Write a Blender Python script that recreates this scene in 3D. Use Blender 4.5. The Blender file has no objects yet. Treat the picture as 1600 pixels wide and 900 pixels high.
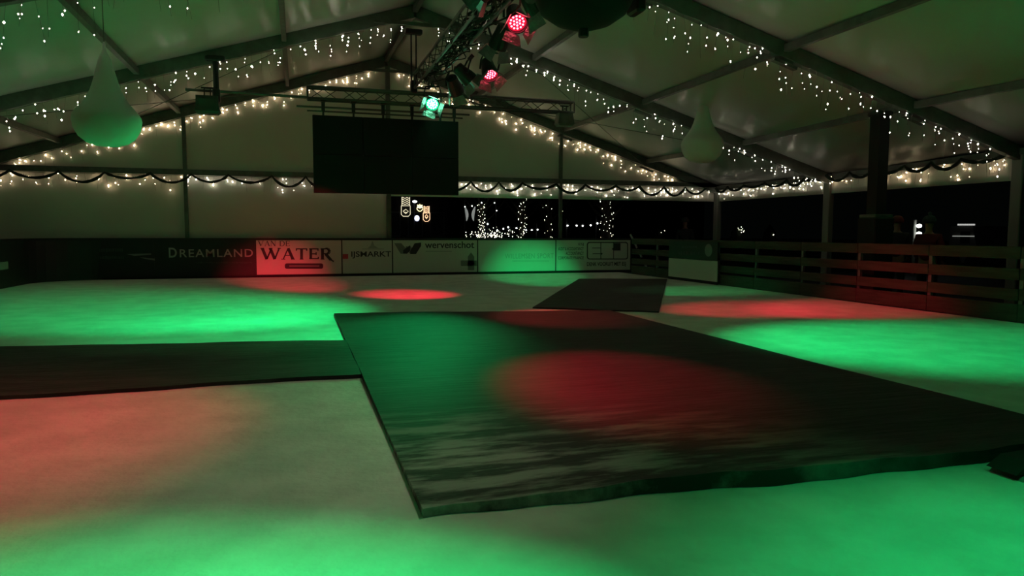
import bpy, math, random
from mathutils import Vector, Matrix
random.seed(7)
PI = math.pi
C = bpy.context.scene.collection
SC = bpy.context.scene

# ---------------------------------------------------------------- camera
F_, YAW, PITCH, ROLL, H = 1113.2, -.2921, -.0785, .0029, 1.2205
def ray(u, v):
    d = [(u-800)/F_, 1.0, -(v-450)/F_]
    c, s = math.cos(ROLL), math.sin(ROLL); x = c*d[0]-s*d[2]; z = s*d[0]+c*d[2]; y = d[1]
    c, s = math.cos(PITCH), math.sin(PITCH); y, z = c*y-s*z, s*y+c*z
    c, s = math.cos(-YAW), math.sin(-YAW); x, y = c*x+s*y, -s*x+c*y
    return Vector((x, y, z))
def at(u, v, axis, val):
    """world point that stands at picture point (u,v) on the plane axis=val"""
    d = ray(u, v); o = Vector((0, 0, H)); return o+d*((val-o[axis])/d[axis])
cam_d = bpy.data.cameras.new('camera'); cam = bpy.data.objects.new('camera', cam_d); C.objects.link(cam)
cam_d.sensor_width = 36; cam_d.lens = 36*F_/1600; cam_d.clip_end = 500; cam_d.clip_start = .05
fw = ray(800, 450).normalized(); rt = (ray(900, 450)-ray(800, 450)).normalized(); up = rt.cross(fw)
m = Matrix((rt, up, -fw)).transposed().to_4x4(); m.translation = (0, 0, H); cam.matrix_world = m
SC.camera = cam

# ---------------------------------------------------------------- world, exposure
w = bpy.data.worlds.new('night'); SC.world = w; w.use_nodes = True
w.node_tree.nodes['Background'].inputs[0].default_value = (.35, .5, .42, 1)
w.node_tree.nodes['Background'].inputs[1].default_value = .0016
SC.view_settings.view_transform = 'Standard'; SC.view_settings.look = 'None'
SC.view_settings.exposure = 0; SC.view_settings.gamma = 1; SC.view_settings.use_curve_mapping = False
try:
    SC.cycles.use_denoising = True; SC.cycles.sample_clamp_indirect = 4
    SC.cycles.max_bounces = 6; SC.cycles.diffuse_bounces = 5
except Exception: pass
BULB = 22.0            # radiance of a fairy-light bulb
GREEN = (0.0, 1.0, .24); RED = (1.0, .012, .05)
SPOT = 620.0           # power of one stage lamp

# ---------------------------------------------------------------- materials
def mat(name, col, rough=.6, metal=0, spec=.5, emit=None, es=0, col2=None, nscale=5, stretch=None, bump=0, bscale=20, bstretch=None, lo=.4, hi=.6, detail=4):
    m = bpy.data.materials.new(name); m.use_nodes = True; n = m.node_tree.nodes; l = m.node_tree.links
    b = n['Principled BSDF']; b.inputs['Base Color'].default_value = (*col, 1)
    b.inputs['Roughness'].default_value = rough; b.inputs['Metallic'].default_value = metal
    b.inputs['Specular IOR Level'].default_value = spec
    tc = n.new('ShaderNodeTexCoord')
    def noise(scale, st, det):
        mp = n.new('ShaderNodeMapping'); l.new(tc.outputs['Object'], mp.inputs[0])
        if st: mp.inputs['Scale'].default_value = st
        t = n.new('ShaderNodeTexNoise'); t.inputs['Scale'].default_value = scale; t.inputs['Detail'].default_value = det
        l.new(mp.outputs[0], t.inputs['Vector']); return t
    if col2:
        t = noise(nscale, stretch, detail); r = n.new('ShaderNodeValToRGB')
        r.color_ramp.elements[0].position = lo; r.color_ramp.elements[0].color = (*col, 1)
        r.color_ramp.elements[1].position = hi; r.color_ramp.elements[1].color = (*col2, 1)
        l.new(t.outputs[0], r.inputs[0]); l.new(r.outputs[0], b.inputs['Base Color'])
    if bump:
        t = noise(bscale, bstretch, 3); bp = n.new('ShaderNodeBump'); bp.inputs['Strength'].default_value = bump; bp.inputs['Distance'].default_value = .05
        l.new(t.outputs[0], bp.inputs['Height']); l.new(bp.outputs[0], b.inputs['Normal'])
    if emit:
        b.inputs['Emission Color'].default_value = (*emit, 1); b.inputs['Emission Strength'].default_value = es
    return m
M = {}
M['fabric'] = mat('tent_fabric', (.44, .46, .42), .36, col2=(.39, .41, .37), nscale=.7, bump=.25, bscale=1.6, lo=.3, hi=.7)
M['wallfab'] = mat('wall_fabric', (.60, .58, .52), .5, col2=(.54, .53, .47), nscale=.6, bump=.25, bscale=1.2, bstretch=(2, 1, .6), lo=.3, hi=.7)
M['valance'] = mat('valance_fabric', (.74, .70, .64), .5, bump=.3, bscale=3, bstretch=(2, 2, .3))
M['alu'] = mat('dull_aluminium', (.13, .14, .125), .45, .3, col2=(.10, .11, .095), nscale=6)
M['palepost'] = mat('pale_post', (.19, .19, .17), .5, .2)
M['black'] = mat('black_metal', (.012, .012, .013), .45)
M['blackmatt'] = mat('black_matt', (.008, .008, .009), .8)
M['screen'] = mat('screen_black', (.004, .005, .005), .5, spec=.3)
M['truss'] = mat('truss_tube', (.085, .09, .08), .4, .6)
M['darkgrey'] = mat('dark_grey_box', (.05, .055, .05), .5)
M['shade'] = mat('stretch_fabric', (.58, .62, .58), .7)
M['garland'] = mat('garland_needles', (.006, .018, .008), .8)
M['wire'] = mat('thin_wire', (.10, .11, .09), .6)
M['bulb'] = mat('bulb_white', (.8, .8, .7), .4, emit=(1, .90, .70), es=BULB)
M['bulbw'] = mat('bulb_warm', (.8, .7, .6), .4, emit=(1, .74, .46), es=BULB*1.1)
M['board'] = mat('board_dark', (.012, .014, .014), .5)
M['bannerdark'] = mat('banner_black', (.010, .013, .015), .5)
M['bannerwhite'] = mat('banner_white', (.62, .64, .58), .5, bump=.15, bscale=2)
M['ink'] = mat('print_dark', (.035, .035, .04), .6)
M['inkgrey'] = mat('print_grey', (.20, .22, .20), .6)
M['inkpale'] = mat('print_pale', (.42, .42, .40), .6)
M['inkdim'] = mat('print_dim', (.045, .05, .052), .6)
M['inkfaint'] = mat('print_faint', (.36, .40, .36), .6)
M['inkred'] = mat('print_red', (.5, .06, .08), .6)
M['wood'] = mat('fence_timber', (.05, .045, .035), .7, col2=(.03, .027, .021), nscale=3, stretch=(4, .5, 6), bump=.2)
M['postmetal'] = mat('fence_post_metal', (.16, .18, .18), .45, .5)
M['ice'] = mat('ice', (.66, .70, .66), .55, spec=.25, col2=(.80, .83, .79), nscale=2.6, detail=12, lo=.38, hi=.62, bump=.22, bscale=14, bstretch=(1, 1, 1))
M['ground'] = mat('paving', (.03, .03, .03), .9)
M['skin'] = mat('skin', (.30, .18, .13), .6)
M['brick'] = mat('facade', (.016, .014, .012), .9, col2=(.010, .010, .009), nscale=2)
M['bark'] = mat('bark', (.03, .024, .018), .9, bump=.4)
M['leaf'] = mat('dark_leaves', (.008, .016, .008), .9)

def rubber(name, frost_pos=None, amount=.5):
    """dark rubber with frost and ice scrapings dragged along X near one corner"""
    m = mat(name, (.018, .021, .020), .6, spec=.18, bump=.2, bscale=6, bstretch=(.4, 3, 1))
    n = m.node_tree.nodes; l = m.node_tree.links; b = n['Principled BSDF']
    tc = n.new('ShaderNodeTexCoord'); mp = n.new('ShaderNodeMapping'); mp.inputs['Scale'].default_value = (.9, 3.6, 1)
    l.new(tc.outputs['Object'], mp.inputs[0])
    t = n.new('ShaderNodeTexNoise'); t.inputs['Scale'].default_value = 1.7; t.inputs['Detail'].default_value = 7; t.inputs['Roughness'].default_value = .62
    l.new(mp.outputs[0], t.inputs['Vector'])
    r = n.new('ShaderNodeValToRGB'); r.color_ramp.elements[0].position = .46; r.color_ramp.elements[1].position = .60
    l.new(t.outputs[0], r.inputs[0])
    mx = n.new('ShaderNodeMix'); mx.data_type = 'RGBA'; mx.inputs[6].default_value = (.018, .021, .020, 1); mx.inputs[7].default_value = (.33, .34, .32, 1)
    if frost_pos is not None:
        sub = n.new('ShaderNodeVectorMath'); sub.operation = 'SUBTRACT'; sub.inputs[1].default_value = (*frost_pos, 0); l.new(tc.outputs['Object'], sub.inputs[0])
        sc = n.new('ShaderNodeVectorMath'); sc.operation = 'MULTIPLY'; sc.inputs[1].default_value = (.42, .62, 0); l.new(sub.outputs[0], sc.inputs[0])
        ln = n.new('ShaderNodeVectorMath'); ln.operation = 'LENGTH'; l.new(sc.outputs[0], ln.inputs[0])
        mr = n.new('ShaderNodeMapRange'); mr.inputs[1].default_value = .35; mr.inputs[2].default_value = 1.15; mr.inputs[3].default_value = 1; mr.inputs[4].default_value = .05
        l.new(ln.outputs['Value'], mr.inputs[0])
        mu = n.new('ShaderNodeMath'); mu.operation = 'MULTIPLY'; l.new(mr.outputs[0], mu.inputs[0]); l.new(r.outputs[0], mu.inputs[1])
        ad = n.new('ShaderNodeMath'); ad.operation = 'MULTIPLY_ADD'; ad.inputs[1].default_value = .09; l.new(mr.outputs[0], ad.inputs[0]); l.new(mu.outputs[0], ad.inputs[2])
        l.new(ad.outputs[0], mx.inputs[0])
    else:
        mu = n.new('ShaderNodeMath'); mu.operation = 'MULTIPLY'; mu.inputs[1].default_value = amount; l.new(r.outputs[0], mu.inputs[0]); l.new(mu.outputs[0], mx.inputs[0])
    l.new(mx.outputs[2], b.inputs['Base Color']); return m
M['rubber'] = rubber('rubber_frosted', (-1.9, -3.6))
M['rubber2'] = rubber('rubber_plain', None, .06)

# ---------------------------------------------------------------- mesh builder
class MB:
    def __init__(s): s.v = []; s.f = []; s.smooth = False
    def add(s, vs, fs):
        o = len(s.v); s.v += [tuple(q) for q in vs]; s.f += [[i+o for i in g] for g in fs]; return s
    def box(s, x0, x1, y0, y1, z0, z1):
        return s.add([(x, y, z) for z in (z0, z1) for y in (y0, y1) for x in (x0, x1)],
                     [(0, 2, 3, 1), (4, 5, 7, 6), (0, 1, 5, 4), (2, 6, 7, 3), (0, 4, 6, 2), (1, 3, 7, 5)])
    def cbox(s, c, d, bev=0):
        x, y, z = c; a, b, e = d[0]/2, d[1]/2, d[2]/2
        if not bev: return s.box(x-a, x+a, y-b, y+b, z-e, z+e)
        pr = [(-a+bev, -b), (a-bev, -b), (a, -b+bev), (a, b-bev), (a-bev, b), (-a+bev, b), (-a, b-bev), (-a, -b+bev)]
        k = lambda g, zz: [(x+px*g[0], y+py*g[1], zz) for px, py in pr]
        g = ((a-bev)/a, (b-bev)/b); rings = [k(g, z-e), k((1, 1), z-e+bev), k((1, 1), z+e-bev), k(g, z+e)]
        return s.loft(rings)
    def loft(s, rings, cap=True, closed=True):
        n = len(rings[0]); vs = [q for r in rings for q in r]; fs = []
        for i in range(len(rings)-1):
            for j in range(n if closed else n-1):
                k = (j+1) % n; fs.append((i*n+j, i*n+k, (i+1)*n+k, (i+1)*n+j))
        if cap: fs.append(tuple(reversed(range(n)))); fs.append(tuple(range((len(rings)-1)*n, len(rings)*n)))
        return s.add(vs, fs)
    def bar(s, a, b, w_, h_, upv=(0, 0, 1)):
        a = Vector(a); b = Vector(b); d = (b-a).normalized(); u = Vector(upv)
        if abs(d.dot(u)) > .99: u = Vector((0, 1, 0))
        r = d.cross(u).normalized()*w_/2; t = r.cross(d).normalized()*h_/2
        return s.loft([[p-r-t, p+r-t, p+r+t, p-r+t] for p in (a, b)])
    def tube(s, pts, r, n=8, cap=True):
        pts = [Vector(p) for p in pts]; rings = []; pu = None
        for i, p in enumerate(pts):
            d = (pts[min(i+1, len(pts)-1)]-pts[max(i-1, 0)]).normalized()
            if pu is None: pu = Vector((0, 0, 1)) if abs(d.z) < .9 else Vector((1, 0, 0))
            x = d.cross(pu).normalized(); y = x.cross(d).normalized(); pu = y
            rr = r[i] if isinstance(r, (list, tuple)) else r
            rings.append([p+(x*math.cos(2*PI*k/n)+y*math.sin(2*PI*k/n))*rr for k in range(n)])
        return s.loft(rings, cap)
    def lathe(s, prof, c=(0, 0, 0), n=24, cap=True):
        return s.loft([[(c[0]+r*math.cos(2*PI*k/n), c[1]+r*math.sin(2*PI*k/n), c[2]+z) for k in range(n)] for r, z in prof], cap)
    def prism(s, poly, fn, t):
        """poly 2-D, fn maps (a,b,depth) to 3-D"""
        n = len(poly)
        return s.add([fn(a, b, 0) for a, b in poly]+[fn(a, b, t) for a, b in poly],
                     [tuple(range(n)), tuple(reversed(range(n, 2*n)))]+[(i, i+n, (i+1) % n+n, (i+1) % n) for i in range(n)])
    def build(s, name, m_, parent=None, local=False, origin=None, smooth=None):
        me = bpy.data.meshes.new(name); o = bpy.data.objects.new(name, me); C.objects.link(o)
        if parent is not None:
            o.parent = parent; off = Vector((0, 0, 0)) if local else Vector(parent.location)
            if not local and parent.parent: off = off+Vector(parent.parent.location)
        elif local: off = Vector((0, 0, 0))
        else:
            if origin is None:
                xs, ys, zs = zip(*s.v); origin = ((min(xs)+max(xs))/2, (min(ys)+max(ys))/2, min(zs))
            off = Vector(origin); o.location = off
        me.from_pydata([tuple(Vector(q)-off) for q in s.v], [], s.f); me.update()
        import bmesh
        bm = bmesh.new(); bm.from_mesh(me); bmesh.ops.recalc_face_normals(bm, faces=bm.faces); bm.to_mesh(me); bm.free()
        me.materials.append(m_)
        if smooth if smooth is not None else s.smooth:
            for p in me.polygons: p.use_smooth = True
        return o
def tag(o, label=None, cat=None, group=None, kind=None):
    if label: o['label'] = label
    if cat: o['category'] = cat
    if group: o['group'] = group
    if kind: o['kind'] = kind
    return o
def thing(name, loc, label, cat, group=None):
    o = bpy.data.objects.new(name, None); C.objects.link(o); o.location = loc; o.empty_display_size = .1
    return tag(o, label, cat, group)
def struct(o): o['kind'] = 'structure'; return o
def lerp(a, b, t): return Vector(a)*(1-t)+Vector(b)*t

# ---------------------------------------------------------------- tent geometry
XR, W_, D_ = 2.4248, 10.5087, 20.1335
YK = [D_-5*k for k in range(6)]                        # frames, far to near
PK = [6.03, 5.92, 5.82, 5.85, 5.85, 5.85]; EK = [2.72, 2.72, 2.84, 2.80, 2.8, 2.8]
XL, XRT = XR-W_, XR+W_
GZ = -.25                                              # ground round the rink
def roof(k, off, dz=0):
    """point on frame k's rafter at signed distance off from the ridge"""
    t = abs(off)/W_; return Vector((XR+off, YK[k], PK[k]*(1-t)+EK[k]*t+dz))

# floor: the ice sheet, ground, fabric roof and walls
RX0, RX1 = -5.95, 9.42
ice = MB(); cr = 1.3
outl = [(RX0, -5), (RX1, -5), (RX1, D_-.15)] + [(RX0+cr-cr*math.sin(a), D_-.15-cr+cr*math.cos(a)) for a in [i*PI/12 for i in range(7)]]
ice.prism(outl, lambda a, b, t: (a, b, t), -.2)
struct(ice.build('floor', M['ice'], origin=(0, 0, 0)))
struct(MB().box(-90, 120, -30, 160, GZ-.3, GZ).build('ground', M['ground']))
for sd, nm in ((-1, 'left'), (1, 'right')):
    b = MB(); n = 10
    g = [[roof(k, sd*W_*j/n, .0+.012*(-1 if 0 < j < n else 0)*(k % 2)) for j in range(n+1)] for k in range(6)]
    for k in range(5):                                  # sagging cloth between the frames
        rows = [[lerp(g[k][j], g[k+1][j], t/8)-Vector((0, 0, .10*math.sin(PI*t/8)*math.sin(PI*(j % 2.5)/2.5+.4))) for j in range(n+1)] for t in range(9)]
        vs = [q for r in rows for q in r]; fs = [(i*(n+1)+j, i*(n+1)+j+1, (i+1)*(n+1)+j+1, (i+1)*(n+1)+j) for i in range(8) for j in range(n)]
        b.add(vs, fs)
    o = b.build('ceiling', M['fabric'], origin=(XR, 0, 0), smooth=True); struct(o)
    sm = o.modifiers.new('thickness', 'SOLIDIFY'); sm.thickness = .01
# back wall: gable triangle above the eaves beam and the lower left part
wb = MB()
th = .012
def ywall(poly, y=D_+.10): wb.prism(poly, lambda a, b, t: (a, y+t, b), th)
ywall([(XL, 2.70), (XR, 2.70), (XR, PK[0]-.05)]); ywall([(XR, 2.70), (XRT, 2.70), (XR, PK[0]-.05)])
ywall([(XL, GZ), (2.40, GZ), (2.40, 2.70), (XL, 2.70)])
struct(wb.build('wall_back', M['wallfab'], origin=(XR, D_, 0)))
struct(MB().box(XL-.02, XL, -5, D_+.1, GZ, 2.8).build('wall_left', M['wallfab']))
# valances
vb = 2.21
def valance(i, a, b):
    o = MB(); a = Vector(a); b = Vector(b); n = 40; d = (b-a).normalized(); nn = Vector((-d.y, d.x, 0))
    rows = []
    for zz in (2.72, 2.5, 2.35, vb):
        rows.append([a.lerp(b, t/n)+Vector((0, 0, zz))+nn*(.012*math.sin(t*1.7)*(2.72-zz)/.5) for t in range(n+1)])
    vs = [q for r in rows for q in r]; fs = [(r*(n+1)+j, r*(n+1)+j+1, (r+1)*(n+1)+j+1, (r+1)*(n+1)+j) for r in range(3) for j in range(n)]
    o.add(vs, fs); ob = o.build('trim_%d' % i, M['valance'], smooth=True); struct(ob)
    s = ob.modifiers.new('t', 'SOLIDIFY'); s.thickness = .006
valance(1, (2.40, D_+.08, 0), (XRT-.1, D_+.08, 0))
for i in range(3): valance(2+i, (XRT-.02, YK[i]-.12, 0), (XRT-.02, YK[i+1]+.12, 0))
# rafters, posts, purlins, eaves beams
ti = 5
def trim(b, m_=None):
    global ti
    o = struct(b.build('trim_%d' % ti, m_ or M['alu'])); ti += 1; return o
for k in range(5):
    for sd in (-1, 1):
        a = roof(k, 0, -.15); e = roof(k, sd*W_, -.15)
        trim(MB().bar(a, e, .12, .25))
        trim(MB().cbox((XR+sd*W_, YK[k], (GZ+EK[k])/2-.02), (.16, .22, EK[k]-GZ-.04), .015), M['palepost'])
        # knee plates and ridge tie bars
        p1, p2 = roof(k, sd*.9, -.34), roof(k, 0, -.42)
        for q in (2.6, 5.25, 7.95):
            c = roof(k, sd*q, -.30)
            trim(MB().bar(c+Vector((-.22, -.02, 0)), c+Vector((.22, -.02, -sd*.13)), .10, .05))
    trim(MB().bar((XR-.85, YK[k]-.07, PK[k]-.42), (XR+.85, YK[k]-.07, PK[k]-.42), .05, .07))
for k in range(4):
    for off in (0, -2.6, 2.6, -5.25, 5.25, -7.95, 7.95, -W_+.06, W_-.06):
        dz = -.12
        trim(MB().bar(roof(k, off, dz)+Vector((0, -.06, 0)), roof(k+1, off, dz)+Vector((0, .06, 0)), .09, .12))
trim(MB().box(XL, XRT, D_-.06, D_+.06, 2.66, 2.80))
for x, z0, wd in ((-2.73, .3, .09), (7.56, 1.68, .09), (2.46, GZ, .12)):
    ztop = PK[0]*(1-abs(x-XR)/W_)+EK[0]*abs(x-XR)/W_-.28
    trim(MB().bar((x, D_, GZ), (x, D_, ztop), wd, .1, (0, 1, 0)))
# bracing cables under the roof of the far bay
for sd in (-1, 1):
    b = MB(); b.tube([roof(0, sd*2.6, -.3), roof(1, sd*7.95, -.3)], .008, 5); b.tube([roof(0, sd*7.95, -.3), roof(1, sd*2.6, -.3)], .008, 5); trim(b)

# ---------------------------------------------------------------- light strings
bm_ = MB(); bm_.loft([[(0, 0, 0)]*4, [(.5, 0, -.6), (0, .5, -.6), (-.5, 0, -.6), (0, -.5, -.6)], [(.38, 0, -1.3), (0, .38, -1.3), (-.38, 0, -1.3), (0, -.38, -1.3)], [(0, 0, -1.6)]*4], cap=False)
def bulbmesh(m_):
    me = bpy.data.meshes.new('bulb')
    vs = [(0, 0, .9), (.8, 0, 0), (0, .8, 0), (-.8, 0, 0), (0, -.8, 0), (0, 0, -1.1)]
    me.from_pydata(vs, [], [(0, 1, 2), (0, 2, 3), (0, 3, 4), (0, 4, 1), (5, 2, 1), (5, 3, 2), (5, 4, 3), (5, 1, 4)])
    me.materials.append(m_); return me
BW, BWARM = bulbmesh(M['bulb']), bulbmesh(M['bulbw'])
def icicles(a, b, nb, label, mesh, size, drop=(.03, .42), depth=.03, group=None, name='icicle_light_string'):
    """a run of icicle lights: carrier wire a-b, thin drops, bulbs along them"""
    a = Vector(a); b = Vector(b); root = thing(name, (a+b)/2, label, 'string lights', group)
    L = (b-a).length; nd = max(6, int(L/.15)); wires = MB()
    wires.tube([a.lerp(b, t/12)-Vector((0, 0, .02*math.sin(PI*t/2)**2)) for t in range(13)], .005, 4)
    slots = []
    for i in range(nd):
        t = (i+.5+random.uniform(-.3, .3))/nd; p = a.lerp(b, t); ln = random.choice((.35, .5, .7, .85, 1.0))*(drop[1]-drop[0])+drop[0]
        tilt = random.uniform(-.06, .06)
        e = p-Vector((tilt*ln*3, 0, ln)); wires.tube([p, e], .0022, 3)
        k = random.choice((1, 2, 2, 3, 4)) if ln > .15 else 2
        for j in range(k): slots.append(p.lerp(e, random.uniform(.1, 1)))
    wires.build('wire', M['wire'], root)
    random.shuffle(slots)
    for q in slots[:nb]:
        o = bpy.data.objects.new('bulb', mesh); o.parent = root
        o.location = q-root.location+Vector((random.uniform(-.02, .02), random.uniform(-depth, depth), 0))
        s = size*random.choice((.4, .5, .6, .75, .9, 1, 1.3)); o.scale = (s, s, s); o.rotation_euler.z = random.random()*3
        C.objects.link(o)
    return root
ORD = ['far gable', 'second arch', 'third arch']
SZ = [.0165, .0155, .0135]
for k in range(3):
    for sd, sn in ((-1, 'left'), (1, 'right')):
        for part, (o0, o1) in (('upper', (.25, W_*.34)), ('middle', (W_*.34, W_*.67)), ('lower', (W_*.67, W_-(1.2 if k == 0 and sd > 0 else .45)))):
            if k == 2 and sd < 0 and part == 'upper': pass
            dy = -.09 if k else .055
            p0, p1 = roof(k, sd*o0, -.28)+Vector((0, dy, 0)), roof(k, sd*o1, -.28)+Vector((0, dy, 0))
            icicles(p0, p1, 70, '%s third of the white icicle lights under the %s rafter of the %s' % (part, sn, ORD[k]),
                    BW if k else BWARM, SZ[k], drop=((.04, .42), (.05, .48), (.08, .58))[k], depth=.02 if k else .012)
for nm, a, b, nb, ms in (('on the left of the white back wall, below the gable', (-8.0, D_+.02, 2.65), (-2.8, D_+.02, 2.65), 60, BWARM),
                     ('on the back wall between the wall post and the black screen', (-2.7, D_+.02, 2.65), (2.3, D_+.02, 2.65), 62, BW),
                     ('on the back valance just right of the black screen', (2.9, D_+.02, 2.65), (7.5, D_+.02, 2.65), 80, BW),
                     ('on the back valance near the right corner post', (7.6, D_+.02, 2.65), (12.8, D_+.02, 2.65), 98, BW),
                     ('along the right eave between the corner post and the second post', (XRT-.08, D_-.1, 2.66), (XRT-.08, YK[1]+.15, 2.66), 98, BW),
                     ('along the right eave between the second and third posts', (XRT-.08, YK[1]-.15, 2.68), (XRT-.08, YK[2]+.15, 2.68), 98, BWARM)):
    icicles(a, b, nb, 'white icicle lights '+nm, ms, .0165 if a[1] > 16 else .0145, drop=(.05, .40))

# ---------------------------------------------------------------- garlands
def garland(a, b, label, swag=.95, dip=.16, zt=2.74):
    a = Vector(a); b = Vector(b); L = (b-a).length; d = (b-a).normalized(); pts = []; s = 0
    while s < L-.05:
        wdt = min(swag*random.uniform(.72, 1.25), L-s); dp = dip*random.uniform(.6, 1.4)
        for i in range(10):
            t = i/10; pts.append(a+d*(s+wdt*t)+Vector((0, 0, -dp*math.sin(PI*t)**.8)))
        s += wdt
    pts.append(b); g = MB(); g.tube(pts, [.034+random.uniform(-.010, .012) for _ in pts], 6)
    for i in range(len(pts)-1):
        for _ in range(7):
            p = pts[i].lerp(pts[i+1], random.random()); v = Vector([random.gauss(0, 1) for _ in range(3)]).normalized()*random.uniform(.05, .085)
            q = Vector([random.gauss(0, 1) for _ in range(3)]).normalized()*.010
            g.add([p-q, p+q, p+v], [(0, 1, 2)])
    return tag(g.build('pine_garland', M['garland']), label, 'garland')
garland((-7.5, D_-.13, 2.66), (2.0, D_-.13, 2.68), 'dark green garland in swags along the left half of the back wall beam', 1.05, .21)
garland((2.9, D_-.13, 2.66), (12.4, D_-.13, 2.62), 'dark green garland in swags along the back valance right of the screen', .85, .20)
garland((XRT-.22, D_-.2, 2.62), (XRT-.22, YK[1]+.15, 2.64), 'dark green garland over the right eave valance beside the far corner post', .8, .12)
garland((XRT-.22, YK[1]-.15, 2.66), (XRT-.22, YK[2]+.1, 2.70), 'dark green garland over the right eave valance nearest the camera', .9, .14)

# ---------------------------------------------------------------- trusses
def truss(name, a, b, h, label, upv=(0, 0, 1)):
    a = Vector(a); b = Vector(b); root = thing(name, (a+b)/2, label, 'truss'); d = (b-a).normalized(); L = (b-a).length
    u = Vector(upv); r = d.cross(u).normalized()*h/2; u = u*h/2; cs = [r+u, -r+u, -r-u, r-u]
    for c in cs: MB().tube([a+c, b+c], .025, 8).build('chord', M['truss'], root, smooth=True)
    br = MB(); n = int(L/.3)
    for f in range(4):
        c1, c2 = cs[f], cs[(f+1) % 4]
        for i in range(n):
            p, q = a+d*(L*i/n), a+d*(L*(i+1)/n)
            br.tube([p+c1, q+c2] if i % 2 else [p+c2, q+c1], .0085, 5)
        for e in (a, b): br.tube([e+c1, e+c2], .018, 6)
    br.build('bracing', M['truss'], root); return root
CT0, CT1, CTY = .25, 5.95, 15.13
truss('lighting_truss', (CT0, CTY, 3.99), (CT1, CTY, 3.99), .23, 'horizontal lattice truss above the black screen, running across the tent')
b = MB(); b.tube([(-2.0, CTY, 3.93), (CT0, CTY, 3.90)], .028, 8)
tag(b.build('scaffold_tube', M['truss']), 'thin horizontal tube reaching left from the cross truss', 'tube')
TX, TZ = 2.52, 4.32
truss('lighting_truss', (TX, 14.9, TZ), (TX, .5, TZ), .29, 'long lattice truss with coloured lamps running towards the camera')
# cables and black wrap laid over the long truss
for i, (y0, y1, lab) in enumerate(((14.3, 10.6, 'bundle of dark cables draped over the far end of the long truss'), (10.4, 5.6, 'bundle of dark cables draped over the near end of the long truss'))):
    b = MB()
    for j in range(9):
        pts = []; n = 22; ph = random.random()*6; ox = random.uniform(-.1, .22)
        for t in range(n+1):
            y = y0+(y1-y0)*t/n; pts.append((TX+ox+.10*math.sin(ph+t*.8), y, TZ-.20-.07*abs(math.sin(ph+t*.55))+random.uniform(-.02, .02)+j*.045))
        b.tube(pts, random.choice((.010, .014, .018)), 5)
    for j in range(16):                                  # loops of slack cable
        y = y0+(y1-y0)*random.random(); x = TX+random.uniform(-.14, .2); r_ = random.uniform(.05, .11)
        b.tube([(x+r_*.6*math.sin(2*PI*t/10), y+r_*math.cos(2*PI*t/10), TZ+random.uniform(-.12, .12)*.2-.1+r_*math.sin(2*PI*t/10)) for t in range(11)], .009, 4)
    tag(b.build('cable_bundle', M['blackmatt']), lab, 'cable')
# hangers
def hanger(p_top, p_bot, label, wide=.035, gap=.05):
    p_top = Vector(p_top); p_bot = Vector(p_bot); root = thing('truss_hanger', p_bot, label, 'hanger')
    for s in (-1, 1): MB().tube([p_top+Vector((s*gap, 0, 0)), p_bot+Vector((s*gap, 0, 0))], wide*.5, 6).build('strap', M['black'], root)
    MB().cbox(p_top, (.36, .16, .10), .02).build('clamp', M['black'], root)
    MB().cbox(p_bot+Vector((0, 0, .1)), (.14, .12, .26), .02).build('hoist', M['black'], root)
hanger((2.38, CTY-.1, 5.33), (2.38, CTY-.1, 4.12), 'black hanger dropping from the second arch ridge to the cross truss')
hanger((-1.44, CTY-.1, 4.52), (-1.44, CTY-.1, 3.72), 'short black hanger beside the left hanging speaker', .07, .02)
hanger((2.46, 10.13, 5.30), (2.52, 10.13, 4.50), 'black twin straps holding the long truss from the third arch')
# screen
s0, s1 = .335, 3.335
root = thing('video_screen', ((s0+s1)/2, CTY, 2.0), 'large switched-off black screen hanging under the cross truss', 'screen')
sb = MB()
for i in range(3):
    for j in range(2): sb.cbox((s0+.5+i*1.0, CTY, 2.0+.39+j*.78), (.996, .09, .777), .006)
sb.build('panel', M['screen'], root)
for x in (.55, 1.15, 1.75, 2.35, 2.95, 3.25):
    g = MB(); g.cbox((x, CTY, 3.74), (.07, .06, .20), .01); g.cbox((x, CTY, 3.60), (.04, .05, .10)); g.cbox((x, CTY-.0, 3.86), (.12, .14, .06), .01)
    g.build('hanging_bracket', M['black'], root)
MB().tube([(s0-.3, CTY, 3.72), (s1+.25, CTY, 3.72)], .022, 6).build('hanging_bar', M['truss'], root)
MB().tube([(s0-.1, CTY, 3.64), (s1+.1, CTY, 3.64)], .018, 6).build('hanging_bar', M['truss'], root)

# hanging boxes (speakers) at the ends
def hang_box(c, wd, hh, label, m_, taper=.82):
    c = Vector(c); root = thing('hanging_speaker', c, label, 'speaker'); a = wd/2
    k = lambda s, z: [c+Vector((x*s, y*s, z)) for x, y in ((-a, -.14), (a, -.14), (a, .14), (-a, .14))]
    MB().loft([k(.80, 0), k(1, .05), k(.92, hh*.5), k(taper, hh)]).build('cabinet', m_, root)
    g = MB(); g.cbox(c+Vector((0, -.145, hh*.52)), (wd*.70, .012, hh*.62), .004); g.build('grille', m_, root)
    g = MB()
    for s in (-1, 1): g.bar(c+Vector((s*a*.25, 0, hh)), c+Vector((s*a*.25, 0, hh+.16)), .02, .02)
    g.bar(c+Vector((-a*.5, 0, hh+.16)), c+Vector((a*.5, 0, hh+.16)), .03, .03); g.build('bracket', M['black'], root)
hang_box((-1.60, CTY-.1, 3.46), .44, .34, 'dark box speaker hanging left of the screen below a tube', M['darkgrey'], .9)
hang_box((5.72, CTY-.1, 3.56), .38, .28, 'grey tapered box speaker hanging at the right end of the cross truss', M['alu'])

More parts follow.
